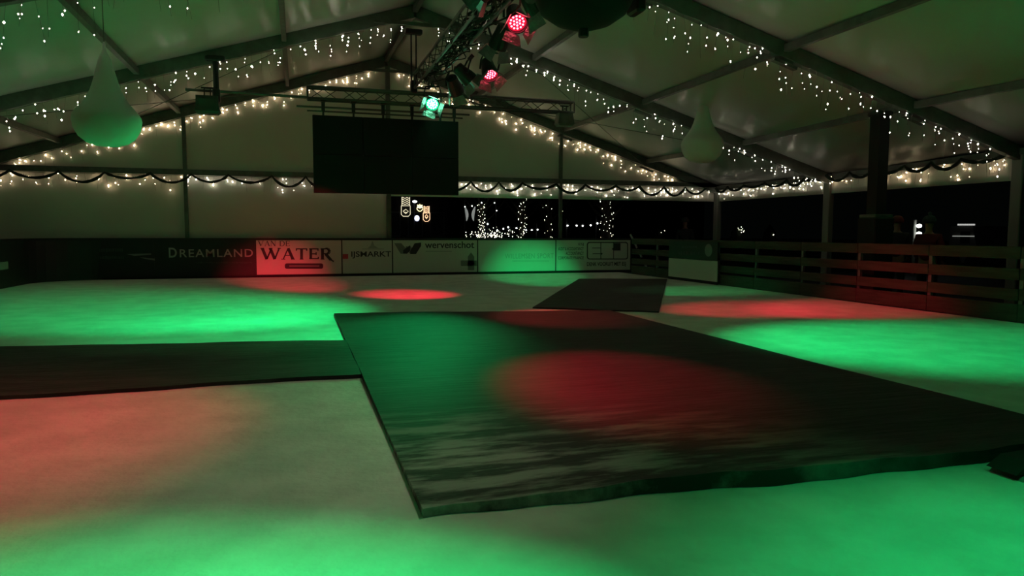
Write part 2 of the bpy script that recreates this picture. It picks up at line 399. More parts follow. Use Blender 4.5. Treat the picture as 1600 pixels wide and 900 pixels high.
# ---------------------------------------------------------------- stage lamps
def led_mat(name, colr, core): return mat(name, colr, .4, emit=core, es=1)
M['led_g'] = mat('led_green', (.1, .6, .3), .3, emit=(.25, 1, .55), es=30)
M['led_r'] = mat('led_red', (.6, .1, .1), .3, emit=(1, .08, .13), es=14)
M['lens_g'] = mat('lens_green', (.05, .3, .15), .3, emit=(0, 1, .3), es=1.4)
M['lens_r'] = mat('lens_red', (.3, .03, .05), .3, emit=(1, .01, .05), es=.7)
M['foil'] = mat('foil', (.20, .22, .22), .35, .4, bump=.8, bscale=18)
def spotlamp(pos, target, col, power, size, label, blend=.7, doors=True, radius=.09):
    """PAR can: yoke, can body, LED face, barn doors and its real light"""
    pos = Vector(pos); d = (Vector(target)-pos).normalized(); root = thing('stage_lamp', pos, label, 'stage light')
    root.rotation_euler = d.to_track_quat('-Z', 'Y').to_euler(); root.scale = (1.4, 1.4, 1.4)
    isg = col == GREEN
    c = MB(); c.lathe([(.03, .20), (.075, .19), (.085, .10), (.10, .02), (.105, -.03), (.105, -.06), (.096, -.06), (.094, -.02), (.01, -.02)], n=20, cap=False)
    c.build('lamp_body', M['black'], root, local=True)
    MB().lathe([(.0, -.028), (.092, -.028), (.092, -.022), (.0, -.022)], n=20, cap=False).build('lens', M['lens_g' if isg else 'lens_r'], root, local=True)
    l = MB()
    for r_, n in ((.0, 1), (.032, 6), (.064, 12)):
        for i in range(n):
            x, y = r_*math.cos(2*PI*i/n+.3), r_*math.sin(2*PI*i/n+.3)
            l.lathe([(.0, -.036), (.009, -.034), (.011, -.028)], c=(x, y, 0), n=6, cap=False)
    tag(l.build('led_cells', M['led_g' if isg else 'led_r'], root, local=True), kind='stuff')
    y = MB(); y.tube([(-.12, 0, .05), (-.125, .1, .10), (-.10, .2, .13), (.10, .2, .13), (.125, .1, .10), (.12, 0, .05)], .012, 5)
    y.cbox((0, .23, .13), (.05, .07, .05)); y.build('yoke', M['black'], root, local=True)
    if doors:
        for i in range(4):
            a = i*PI/2+.35; ca, sa = math.cos(a), math.sin(a)
            q = []
            for (s, r_, z) in ((-.075, .10, -.06), (.075, .10, -.06), (.105, .155, -.17), (-.105, .155, -.17)):
                q.append((ca*r_-sa*s, sa*r_+ca*s, z))
            f = MB(); f.add(q+[(x_*.985, y_*.985, z_-.002) for x_, y_, z_ in q], [(0, 1, 2, 3), (7, 6, 5, 4), (0, 4, 5, 1), (1, 5, 6, 2), (2, 6, 7, 3), (3, 7, 4, 0)])
            f.build('barn_door', M['foil'], root, local=True)
    ld = bpy.data.lights.new('stage_lamp_light', 'SPOT'); lo = bpy.data.objects.new('stage_lamp_light', ld); C.objects.link(lo)
    ld.color = col; ld.energy = power; ld.spot_size = size; ld.spot_blend = blend; ld.shadow_soft_size = radius
    lo.location = pos+d*.26; lo.rotation_euler = d.to_track_quat('-Z', 'Y').to_euler()
    return root
R = math.radians
LX, LZ = 2.95, 4.0
# (position, aim on the ice, colour, power factor, cone, label)
lamps = [
 ((2.66, 14.45, 3.80), (1.0, 8.0, 0), GREEN, .85, 28, 'bright green stage lamp at the far end of the long truss'),
 ((2.95, 13.6, 3.95), (6.0, 18.2, 0), GREEN, .30, 26, 'dark-backed stage lamp next to the bright green one'),
 ((3.02, 12.9, 4.02), (7.8, 13.2, 0), GREEN, .50, 28, 'dark-backed stage lamp between the bright green and the far red lamp'),
 ((3.28, 12.3, 4.00), (3.6, 9.5, 0), RED, .42, 30, 'red stage lamp with red barn doors, halfway along the long truss'),
 ((2.20, 8.6, 4.15), (-1.7, 11.9, 0), GREEN, 2.5, 58, 'stage lamp above the top of the picture lighting the left back ice green'),
 ((3.00, 10.7, 4.10), (2.05, 13.8, 0), RED, 1.25, 25, 'stage lamp on the long truss aimed at the round red pool by the back'),
 ((2.88, 9.4, 4.05), (2.5, 5.3, 0), RED, .75, 25, 'red stage lamp with a round face of lit diodes, nearest the camera'),
 ((3.00, 6.0, 4.15), (6.1, 17.9, .1), GREEN, 7.5, 14, 'stage lamp above the picture aimed low at the green banners at the back'),
 ((2.20, 4.9, 4.15), (-.15, 17.9, .1), RED, 7.0, 13, 'stage lamp above the picture aimed low at the red-lit banner at the back'),
 ((3.00, 8.3, 4.15), (8.2, 9.4, .2), RED, .85, 28, 'stage lamp over the big mat aimed at the right fence'),
 ((3.00, 9.0, 4.15), (6.8, 9.8, 0), RED, .45, 30, 'stage lamp above the picture aimed at the red band right of the big mat'),
 ((3.00, 7.3, 4.15), (6.5, 6.2, 0), GREEN, 1.5, 50, 'stage lamp above the top of the picture lighting the right ice green'),
 ((2.20, 7.7, 4.15), (-.4, 8.9, 0), GREEN, 1.0, 46, 'stage lamp above the top of the picture lighting the left ice beyond the narrow mat'),
 ((2.20, 5.9, 4.15), (-3.8, 4.6, 0), RED, .60, 56, 'stage lamp above the top of the picture lighting the left ice red'),
 ((2.20, 2.2, 4.15), (-.7, 1.3, 0), GREEN, 1.7, 52, 'stage lamp overhead lighting the near left ice green'),
 ((3.00, 1.6, 4.15), (2.7, .9, 0), GREEN, .5, 66, 'stage lamp overhead lighting the near right ice green'),
 ((2.20, 3.4, 4.15), (-.6, 4.6, 0), (1, .74, .58), .13, 75, 'added dim white fill lamp overhead lighting the ice left of the big mat'),  # unseen fill lamp, added to lift the ambient light on the near ice
 ((2.20, 1.2, 4.15), (-4.0, -.5, 0), GREEN, 2.0, 70, 'added unseen green fill lamp overhead lighting the ice left of the camera'),  # unseen lamp, added so green light bounces off the ice to the roof
 ((3.00, .8, 4.15), (7.5, 1.0, 0), GREEN, 2.0, 70, 'added unseen green fill lamp overhead lighting the ice right of the camera'),  # its partner on the right, likewise added for green bounce on the roof
]
for p_, t_, c_, k_, a_, lab in lamps: spotlamp(p_, t_, c_, SPOT*k_*(2.0 if c_ is RED else 1.0), R(a_), lab, blend=.85)

# large black moving head hanging nearest the camera
root = thing('moving_head_light', (2.62, 6.2, 3.1), 'big black moving head fixture at the top edge, nearest the camera', 'stage light')
hc = Vector((2.60, 6.35, 3.30))
b = MB(); b.smooth = True; b.lathe([(.02, -.19), (.12, -.18), (.27, -.13), (.40, -.04), (.46, .08), (.46, .32), (.38, .42), (.05, .45)], c=hc, n=36); b.build('head', M['blackmatt'], root)
MB().lathe([(.045, -.26), (.05, -.25), (.05, -.17)], c=hc, n=12).build('lens_nub', M['black'], root)
b = MB(); b.cbox(hc+Vector((.53, -.02, .20)), (.10, .24, .42), .02); b.cbox(hc+Vector((-.50, -.02, .22)), (.10, .24, .40), .02); b.cbox(hc+Vector((0, 0, .55)), (1.12, .28, .20), .02); b.build('yoke', M['black'], root)
b = MB(); b.cbox(hc+Vector((0, 0, .74)), (.42, .36, .2), .02); b.bar(hc+Vector((0, 0, .8)), hc+Vector((0, 0, 1.05)), .08, .08); b.build('base', M['black'], root)

# ---------------------------------------------------------------- teardrop pendants
def pendant(x, y, zb, hh, rr, label):
    root = thing('teardrop_pendant', (x, y, zb), label, 'pendant lamp')
    prof = [(.005, 0), (.35, .012), (.60, .05), (.82, .13), (.95, .24), (1.0, .36), (.97, .42), (.86, .49), (.70, .57), (.56, .66), (.45, .76), (.36, .88), (.29, 1.0), (.23, 1.10), (.17, 1.2), (.06, 1.30), (.03, 1.42)]
    b = MB(); b.smooth = True; b.lathe([(r_*rr, z*hh) for r_, z in prof], c=(x, y, zb), n=32); b.build('lamp_shade', M['shade'], root)
    t = min(1, abs(x-XR)/W_); zt = 5.85*(1-t)+2.75*t-.1
    MB().tube([(x, y, zb+1.4*hh), (x, y, zt)], .006, 5).build('cable', M['wire'], root)
pendant(-2.29, 10.3, 2.29, .92, .40, 'large white teardrop pendant hanging on the left, unlit')
pendant(8.57, 14.0, 2.74, 1.14, .46, 'white teardrop pendant hanging on the right side of the tent')

# ---------------------------------------------------------------- mats
def sheet(name, q, th, label, m_, nx=60, ny=60, wob=.012, liftf=None, edge=.0):
    """rubber mat: quad corners near-left, near-right, far-right, far-left; uneven edges, real thickness"""
    q = [Vector((*p, 0)) for p in q]; c = sum(q, Vector())/4
    def P(u, v):
        p = q[0].lerp(q[1], u).lerp(q[3].lerp(q[2], u), v)
        e = edge*(math.sin(u*23+1)*.5+math.sin(u*57)*.3+math.sin(u*9.1)*.8)*max(0, 1-min(v, 1-v)*12)
        return p+Vector((0, e, 0))
    top = []
    for i in range(ny+1):
        row = []
        for j in range(nx+1):
            u, v = j/nx, i/ny; z = th+wob*(.5+.5*math.sin(u*7+v*5))*(.5+.5*math.sin(u*3-v*11))
            if liftf: z += liftf(u, v)
            row.append(P(u, v)+Vector((0, 0, z)))
        top.append(row)
    vs = [p for r in top for p in r]; bot = [Vector((p.x, p.y, .002)) for p in vs]
    n = len(vs); W = nx+1
    fs = [(i*W+j, i*W+j+1, (i+1)*W+j+1, (i+1)*W+j) for i in range(ny) for j in range(nx)]
    fb = [tuple(n+k for k in reversed(f)) for f in fs]
    side = []
    for j in range(nx): side += [(j+1, j, n+j, n+j+1), (ny*W+j, ny*W+j+1, n+ny*W+j+1, n+ny*W+j)]
    for i in range(ny): side += [(i*W, (i+1)*W, n+(i+1)*W, n+i*W), ((i+1)*W+nx, i*W+nx, n+i*W+nx, n+(i+1)*W+nx)]
    b = MB(); b.add(vs+bot, fs+fb+side); o = b.build(name, m_, origin=(c.x, c.y, 0), smooth=False)
    return tag(o, label, 'mat')
sheet('rubber_mat', [(-9*0-5.9, 5.80), (.62, 5.99), (.62, 7.95), (-5.9, 8.90)], .03, 'narrow dark rubber mat running to the left edge of the ice', M['rubber2'], edge=.03, wob=.01)
sheet('rubber_mat', [(3.58, 10.75), (5.24, 9.67), (9.16, 16.5), (6.95, 17.1)], .022, 'dark rubber mat leading to the far right corner of the rink', M['rubber2'], nx=20, edge=.02, wob=.004)
def lift(u, v):
    a = math.exp(-((u-.42)/.30)**2)*.040+math.exp(-((u-.85)/.30)**2)*.03
    return a*max(0, 1-v*14)+.035*max(0, 1-v*60)*(.4+.6*math.sin(u*14)**2)*0
sheet('rubber_mat', [(.49, 2.93), (4.52, 2.80), (4.56, 9.95), (.49, 10.62)], .032, 'big dark rubber mat in the middle with frost scraped on its near corner', M['rubber'], nx=90, ny=120, edge=.025, wob=.012, liftf=lift)
# small dark thing on the ice at the right edge
p = at(1592, 752, 2, 0)
root = thing('dark_wedge', (p.x+.12, p.y, 0), 'small black and grey object lying on the ice at the right picture edge', 'wedge')
MB().prism([(-.12, .03), (-.03, .085), (.35, .10), (.35, .03)], lambda a, b, t: (p.x+.10+a, p.y+t, b), .16).build('body', M['blackmatt'], root)
MB().prism([(-.10, 0), (-.06, .028), (.35, .028), (.35, 0)], lambda a, b, t: (p.x+.10+a, p.y-.02+t, b), .18).build('base', M['inkgrey'], root)

# ---------------------------------------------------------------- rink boards, fence
BY = 20.0
root = thing('rink_board', (2, BY+.05, 0), 'long low black board along the back of the ice', 'barrier')
MB().box(-4.7, 9.84, BY, BY+.08, 0, .98).build('panel', M['board'], root)
MB().box(-4.7, 9.86, BY-.02, BY+.12, .98, 1.04).build('top_rail', M['board'], root)
MB().box(-4.7, 9.84, BY-.035, BY, 0.0, .05).build('kick_plate', M['blackmatt'], root)
# rounded corner and left side
cx, cy = RX0+cr, D_-.15-cr
root = thing('rink_board', (RX0, 17, 0), 'black board curving round the far left corner of the ice', 'barrier')
pts = [(RX0-.02, 8), (RX0-.02, cy)]+[(cx-(cr+.02)*math.cos(a), cy+(cr+.02)*math.sin(a)) for a in [i*PI/16 for i in range(1, 9)]]
for z0, z1, w_, nm in ((0, .98, .04, 'panel'), (.98, 1.04, .07, 'top_rail')):
    b = MB(); rings = []
    for i, (x, y) in enumerate(pts):
        a, c = Vector(pts[max(i-1, 0)]), Vector(pts[min(i+1, len(pts)-1)]); t = (c-a).normalized(); nn = Vector((-t.y, t.x))
        rings.append([(x+nn.x*s, y+nn.y*s, z) for s, z in ((0, z0), (w_*1.6, z0), (w_*1.6, z1), (-w_*.3, z1))])
    b.loft(rings); b.build(nm, M['board'], root)

def planks(b, x0, x1, z0, z1, y, t=.01): b.box(x0, x1, y-t, y, z0, z1)
def banner(px0, px1, label, m_, zt=.985, zb=.07):
    a, c = at(px0, 400, 1, BY).x, at(px1, 400, 1, BY).x
    root = thing('advertising_banner', ((a+c)/2, BY-.01, zb), label, 'banner')
    MB().box(a+.012, c-.012, BY-.012, BY-.002, zb, zt).build('cloth', m_, root); return root
def PX(u, v): q = at(u, v, 1, BY-.016); return q.x, q.z
def fit_text(s, u0, v0, u1, v1, m_, parent, bold=0, name='lettering', plane='y', sp=1, shear=0):
    cu = bpy.data.curves.new('t', 'FONT'); cu.body = s; cu.size = 1; cu.extrude = 0.0; cu.offset = bold; cu.space_character = sp; cu.shear = shear; cu.resolution_u = 4
    o = bpy.data.objects.new('t', cu); C.objects.link(o); dg = bpy.context.evaluated_depsgraph_get(); me = bpy.data.meshes.new_from_object(o.evaluated_get(dg))
    vs = [v.co.copy() for v in me.vertices]; fs = [tuple(p.vertices) for p in me.polygons]; bpy.data.objects.remove(o); bpy.data.curves.remove(cu)
    xs = [v.x for v in vs]; ys = [v.y for v in vs]; x0, x1, y0, y1 = min(xs), max(xs), min(ys), max(ys)
    b = MB()
    if plane == 'y':
        A, B = PX(u0, v1), PX(u1, v0)
        out = [(A[0]+(v.x-x0)/(x1-x0)*(B[0]-A[0]), BY-.0145, A[1]+(v.y-y0)/(y1-y0)*(B[1]-A[1])) for v in vs]
    else:
        XX = 9.352; A, B = at(u0, v1, 0, XX), at(u1, v0, 0, XX)
        out = [(XX, A.y+(v.x-x0)/(x1-x0)*(B.y-A.y), A.z+(v.y-y0)/(y1-y0)*(B.z-A.z)) for v in vs]
    b.add(out, fs); bpy.data.meshes.remove(me)
    return b.build(name, m_, parent)
def mark(polys, m_, parent, name='logo', t=.003):
    b = MB()
    for poly in polys: b.prism([PX(u, v) for u, v in poly], lambda a, c, d: (a, BY-.0125-d, c), t)
    return b.build(name, m_, parent)
def rect(u0, v0, u1, v1): return [(u0, v0), (u1, v0), (u1, v1), (u0, v1)]
def stroke(a, c, w_):
    a = Vector(a); c = Vector(c); d = (c-a).normalized(); n_ = Vector((-d.y, d.x))*w_/2; return [tuple(a+n_), tuple(c+n_), tuple(c-n_), tuple(a-n_)]
# serif capitals made of strokes, unit box x 0..1, y 0 top..1 bottom
def serif(ch, w_):
    T, t, s = w_, w_*.42, w_*.28; P = []
    def ser(x, y, l=.16): P.append(('r', x-l, y-s/2, x+l, y+s/2))
    if ch == 'V': P += [('s', (.12, 0), (.5, 1), T), ('s', (.5, 1), (.88, 0), t)]; ser(.12, 0); ser(.88, 0)
    if ch == 'A': P += [('s', (.5, 0), (.88, 1), T), ('s', (.5, 0), (.12, 1), t), ('r', .25, .62, .78, .62+t*.7)]; ser(.12, 1); ser(.88, 1)
    if ch == 'N': P += [('s', (.15, 0), (.85, 1), T), ('s', (.15, 0), (.15, 1), t), ('s', (.85, 0), (.85, 1), t)]; ser(.12, 0); ser(.15, 1); ser(.85, 0)
    if ch == 'W': P += [('s', (.06, 0), (.30, 1), T*.8), ('s', (.30, 1), (.52, .1), t), ('s', (.48, 0), (.72, 1), T*.8), ('s', (.72, 1), (.95, 0), t)]; ser(.06, 0, .1); ser(.5, 0, .1); ser(.95, 0, .09)
    if ch == 'T': P += [('s', (.5, 0), (.5, 1), T), ('r', .02, 0, .98, t), ('r', .02, 0, .02+t, .22), ('r', .98-t, 0, .98, .22)]; ser(.5, 1)
    if ch == 'E': P += [('s', (.2, 0), (.2, 1), T), ('r', .05, 0, .92, t), ('r', .05, 1-t, .95, 1), ('r', .2, .46, .75, .46+t), ('r', .92-t, 0, .92, .22), ('r', .95-t, .78, .95, 1), ('r', .75-t, .36, .75, .62)]
    if ch in 'DR':
        P += [('s', (.18, 0), (.18, 1), T)]; ser(.18, 1); P.append(('r', .02, 0, .45, t))
        r_ = .5 if ch == 'D' else .27; x0 = .42; X = .5 if ch == 'D' else .33
        pts = [(x0+X*math.sin(a), r_-r_*math.cos(a)) for a in [i*PI/8 for i in range(9)]]
        for i in range(8): P.append(('s', pts[i], pts[i+1], t+(T-t)*math.sin((i+.5)*PI/8)))
        P.append(('r', .1, 2*r_-t, .45, 2*r_))
        if ch == 'R': P += [('s', (.42, .5), (.88, 1.08), T), ('s', (.86, 1.03), (1.12, 1.22), t*1.2)]
    return P
def serif_text(s, u0, v0, u1, v1, m_, parent, w_=.17, adv=None):
    adv = adv or {'W': 1.5, 'V': 1.05, ' ': .45, 'E': .85, 'T': .95, 'R': .95}; tot = sum(adv.get(c, 1) for c in s)
    x = 0; polys = []; K = (u1-u0)/tot; Hh = v1-v0
    for c in s:
        a = adv.get(c, 1); cw = K*a*.92; X0 = u0+x*K
        for p_ in (serif(c, w_) if c != ' ' else []):
            if p_[0] == 'r': polys.append(rect(X0+p_[1]*cw, v0+p_[2]*Hh, X0+p_[3]*cw, v0+p_[4]*Hh))
            else: polys.append(stroke((X0+p_[1][0]*cw, v0+p_[1][1]*Hh), (X0+p_[2][0]*cw, v0+p_[2][1]*Hh), p_[3]*(Hh*.5+cw*.5)))
        x += a
    return mark(polys, m_, parent, 'lettering')
def scribble(u0, v0, u1, v1, m_, parent):
    polys = []; u = u0
    while u < u1:
        w2 = random.uniform(.8, 2.6); polys.append(rect(u, v0+random.uniform(0, .8), min(u+w2, u1), v1-random.uniform(0, .8))); u += w2+random.uniform(.6, 1.2)
    return mark(polys, m_, parent, 'lettering', .0015)

r = banner(18, 112, 'near-black banner left of the swoosh banner, with faint slanted lettering', M['bannerdark']); scribble(27, 386, 64, 394, M['inkdim'], r)
r = banner(112, 242, 'black banner with two faint lines of lettering and a pale swoosh', M['bannerdark'])
scribble(147, 388, 192, 394, M['inkdim'], r); scribble(147, 400, 194, 405, M['inkdim'], r)
mark([[(198, 397), (236, 396), (236, 398), (210, 400)], [(218, 402), (242, 404), (242, 407), (228, 405)]], M['inkgrey'], r, 'swoosh')
r = banner(244, 399, 'black banner with large pale DREAMLAND lettering', M['bannerdark'])
fit_text('D', 264, 387, 276, 402.5, M['inkpale'], r, .02); fit_text('REAMLAND', 281, 389, 395, 402, M['inkpale'], r, .008, sp=1.15); scribble(307, 409, 394, 411.5, M['inkdim'], r)
r = banner(400, 534, 'white banner reading VAN DE WATER above a dark pill shape', M['bannerwhite'])
serif_text('VAN DE', 403, 376.5, 454, 384.5, M['ink'], r, .17); serif_text('WATER', 408, 388, 521, 405, M['ink'], r, .25)
def rrect(u0, v0, u1, v1, rad, n=4):
    out = []
    for cx_, cy_, a0 in ((u1-rad, v0+rad, -PI/2), (u1-rad, v1-rad, 0), (u0+rad, v1-rad, PI/2), (u0+rad, v0+rad, PI)):
        for i in range(n+1): a = a0+PI/2*i/n; out.append((cx_+rad*math.cos(a), cy_+rad*math.sin(a)))
    return out
mark([rrect(445, 411.5, 505, 420, 3)], M['ink'], r, 'pill_plate'); mark([rect(452, 414.5, 499, 416.8)], M['inkgrey'], r, 'lettering', .005)
r = banner(534.5, 613, 'white banner reading IJSMARKT beside a small red square', M['bannerwhite'])
mark([rect(535.5, 397, 544, 404.5)], M['inkred'], r); fit_text('IJSMARKT', 549, 392.5, 611, 404, M['ink'], r, .015)
mark([[(582, 376), (585, 384), (592, 388), (574, 388), (579, 384)], rect(566, 388.5, 600, 389.6)], M['inkfaint'], r)
r = banner(613.5, 746, 'white banner reading wervenschot with a dark folded W logo and upright cross emblem', M['bannerwhite'])
def wl(u0, k): return [(u0, 380), (u0+10*k, 380), (u0+14*k, 387), (u0+18*k, 396), (u0+10*k, 396)]
mark([[(616, 380), (627, 380), (637, 391), (634, 396.5), (626, 396.5)], [(634, 385), (642, 385), (650, 396.5), (641, 396.5), (634, 391)]], M['inkgrey'], r, 'logo')
mark([[(658, 379), (658, 384), (650, 397), (641, 397), (641, 392), (648, 380)], [(641, 383), (641, 391), (636, 396.5), (630, 396.5), (630, 391)]], M['ink'], r, 'logo', .004)
mark([rect(665, 392, 706, 393.3)], M['inkfaint'], r)
fit_text('wervenschot', 664, 377, 741, 388, M['ink'], r, .015)
mark([[(731, 422), (731, 401), (736, 394.5), (741, 401), (741, 422)], rect(720.5, 407, 745, 415.5)], M['inkgrey'], r, 'cross_emblem')
r = banner(746.5, 868, 'white banner with thin grey lettering beginning WILLEMSEN, lit green', M['bannerwhite'])
fit_text('WILLEMSEN SPORT', 789, 396, 865, 404, M['inkfaint'], r, .0, sp=1.1); mark([rect(800, 407.5, 858, 408.3)], M['inkfaint'], r)
r = banner(868.5, 985, 'white banner with a boxed dark logo and four lines of small print', M['bannerwhite'])
for s_, u0, v0, v1 in (('ESJ', 904, 379.5, 384.5), ('AUDIT & ACCOUNTANCY', 872, 386, 391.3), ('ACCOUNTANCY', 884, 393.2, 398.5), ('CORPORATE FINANCE', 872, 400.3, 405.5)):
    fit_text(s_, u0, v0, 912, v1, M['ink'], r, .01)
b_out = rrect(917, 378, 981.5, 405.5, 4, 4); b_in = rrect(918.6, 379.6, 980, 404, 3, 4); n = len(b_out)
mark([[b_out[i], b_out[(i+1) % n], b_in[(i+1) % n], b_in[i]] for i in range(n)], M['ink'], r, 'logo_frame')
mark([rect(938.4, 379.5, 939.5, 404), rect(958.3, 379.5, 959.2, 404), rect(925, 387, 938.5, 388), rect(926, 396, 938.5, 397), [(956, 389), (959, 386.5), (959, 391.5)], [(939, 394.5), (942, 396.5), (939, 398.5)]], M['ink'], r, 'logo')
mark([rect(959.2, 380, 969.5, 391.5)], M['ink'], r, 'logo'); fit_text('DENK VOORUIT MET ESJ', 917, 409, 978, 417.5, M['ink'], r, .02)
# plate on the curved left board
q = at(4, 411, 0, RX0+.03)
tag(MB().box(RX0+.0, RX0+.012, q.y-.9, q.y+.35, .40, .56).build('sticker_plate', M['inkgrey']), 'grey rectangular sticker on the dark left board', 'sticker')

# right fence
FX = 9.42; PYS = [7.31+1.48*i for i in range(-3, 9)]
for i in range(len(PYS)-1):
    y0, y1 = PYS[i], PYS[i+1]
    lab = ('rail fence bay along the right ice edge, %s' % (['beside the camera', 'just outside the right picture edge', 'cut by the right picture edge', 'nearest full bay, with the reddest rails', 'second full bay from the right picture edge', 'third full bay from the right picture edge', 'fourth full bay from the right picture edge', 'just right of the dark sign board', 'behind the dark sign board, near half', 'behind the dark sign board, far half', 'at the far right corner'][i]))
    root = thing('fence_section', (FX, (y0+y1)/2, GZ), lab, 'fence')
    for z0, z1 in ((.87, 1.04), (.58, .74), (.30, .46)):
        MB().cbox((FX+.035, (y0+y1)/2, (z0+z1)/2), (.035, y1-y0-.01, z1-z0), .006).build('rail', M['wood'], root)
    MB().cbox((FX+.03, (y0+y1)/2, .13), (.03, y1-y0-.006, .24), .004).build('kick_board', M['wood'], root)
    MB().box(FX+.06, FX+.11, y0-.03, y0+.03, GZ, 1.0).build('post', M['postmetal'], root)
# sign on the fence
XX = 9.36
def sb_(u0, v0, u1, v1, x, name, m_, parent):
    A, B_ = at(u0, v1, 0, x), at(u1, v0, 0, x); return MB().box(x, x+.008, min(A.y, B_.y), max(A.y, B_.y), A.z, B_.z).build(name, m_, parent)
a0, a1 = at(1045, 400, 0, XX).y, at(1121, 400, 0, XX).y
root = thing('advertising_banner', (XX, (a0+a1)/2, .08), 'dark banner above a plain pale green panel on the right fence', 'banner')
MB().box(XX, XX+.02, a1, a0, .07, .55).build('pale_panel', M['bannerwhite'], root)
MB().box(XX, XX+.02, a1, a0, .56, 1.0).build('dark_panel', M['bannerdark'], root)
MB().box(XX+.0, XX+.03, a1-.01, a0+.01, 0, .065).build('kick_plate', M['blackmatt'], root)
for v0, v1, u0, u1 in ((384, 387, 1066, 1090), (393.5, 398, 1060, 1094)):
    u = u0
    b = MB()
    while u < u1:
        w2 = random.uniform(1.5, 4); A, B_ = at(u, v1, 0, XX), at(min(u+w2, u1), v0, 0, XX); b.box(XX-.003, XX, min(A.y, B_.y), max(A.y, B_.y), A.z, B_.z); u += w2+1
    b.build('lettering', M['inkdim'], root)
oc = at(1107, 391, 0, XX); b = MB(); b.prism([(.16*math.cos(a), .15*math.sin(a)) for a in [i*PI/12 for i in range(24)]], lambda a, c, t: (XX-t, oc.y+a, oc.z+c), .004); b.build('oval_emblem', M['inkgrey'], root)
# leaning banded pole in the far right corner
pa, pb = at(985, 366, 1, 19.6), at(1017, 432, 1, 19.0)
root = thing('barrier_pole', pb, 'thin leaning pole with pale bands at the far right corner', 'pole')
pts = [pb.lerp(pa, t/9) for t in range(10)]
for i in range(9): MB().tube([pts[i], pts[i+1]], .03, 8).build('band', M['inkpale' if i % 2 == 0 else 'blackmatt'], root)

# dark equipment tower behind the fence
TWX = 10.2; tc_ = at(1369, 330, 0, TWX); ty = tc_.y
root = thing('equipment_tower', (TWX, ty, GZ), 'tall black square column on a dark cabinet behind the right fence', 'column')
w1 = .115
MB().box(TWX-w1, TWX+w1, ty-w1, ty+w1, 1.45, 3.36).build('column', M['blackmatt'], root)
MB().cbox((TWX, ty, (GZ+1.5)/2), (.44, .44, 1.5-GZ), .02).build('cabinet', M['blackmatt'], root)
MB().cbox((TWX, ty, 3.38), (.31, .31, .08), .02).build('cap', M['black'], root)
MB().cbox((TWX, ty, 1.53), (.40, .40, .06), .01).build('collar', M['alu'], root)

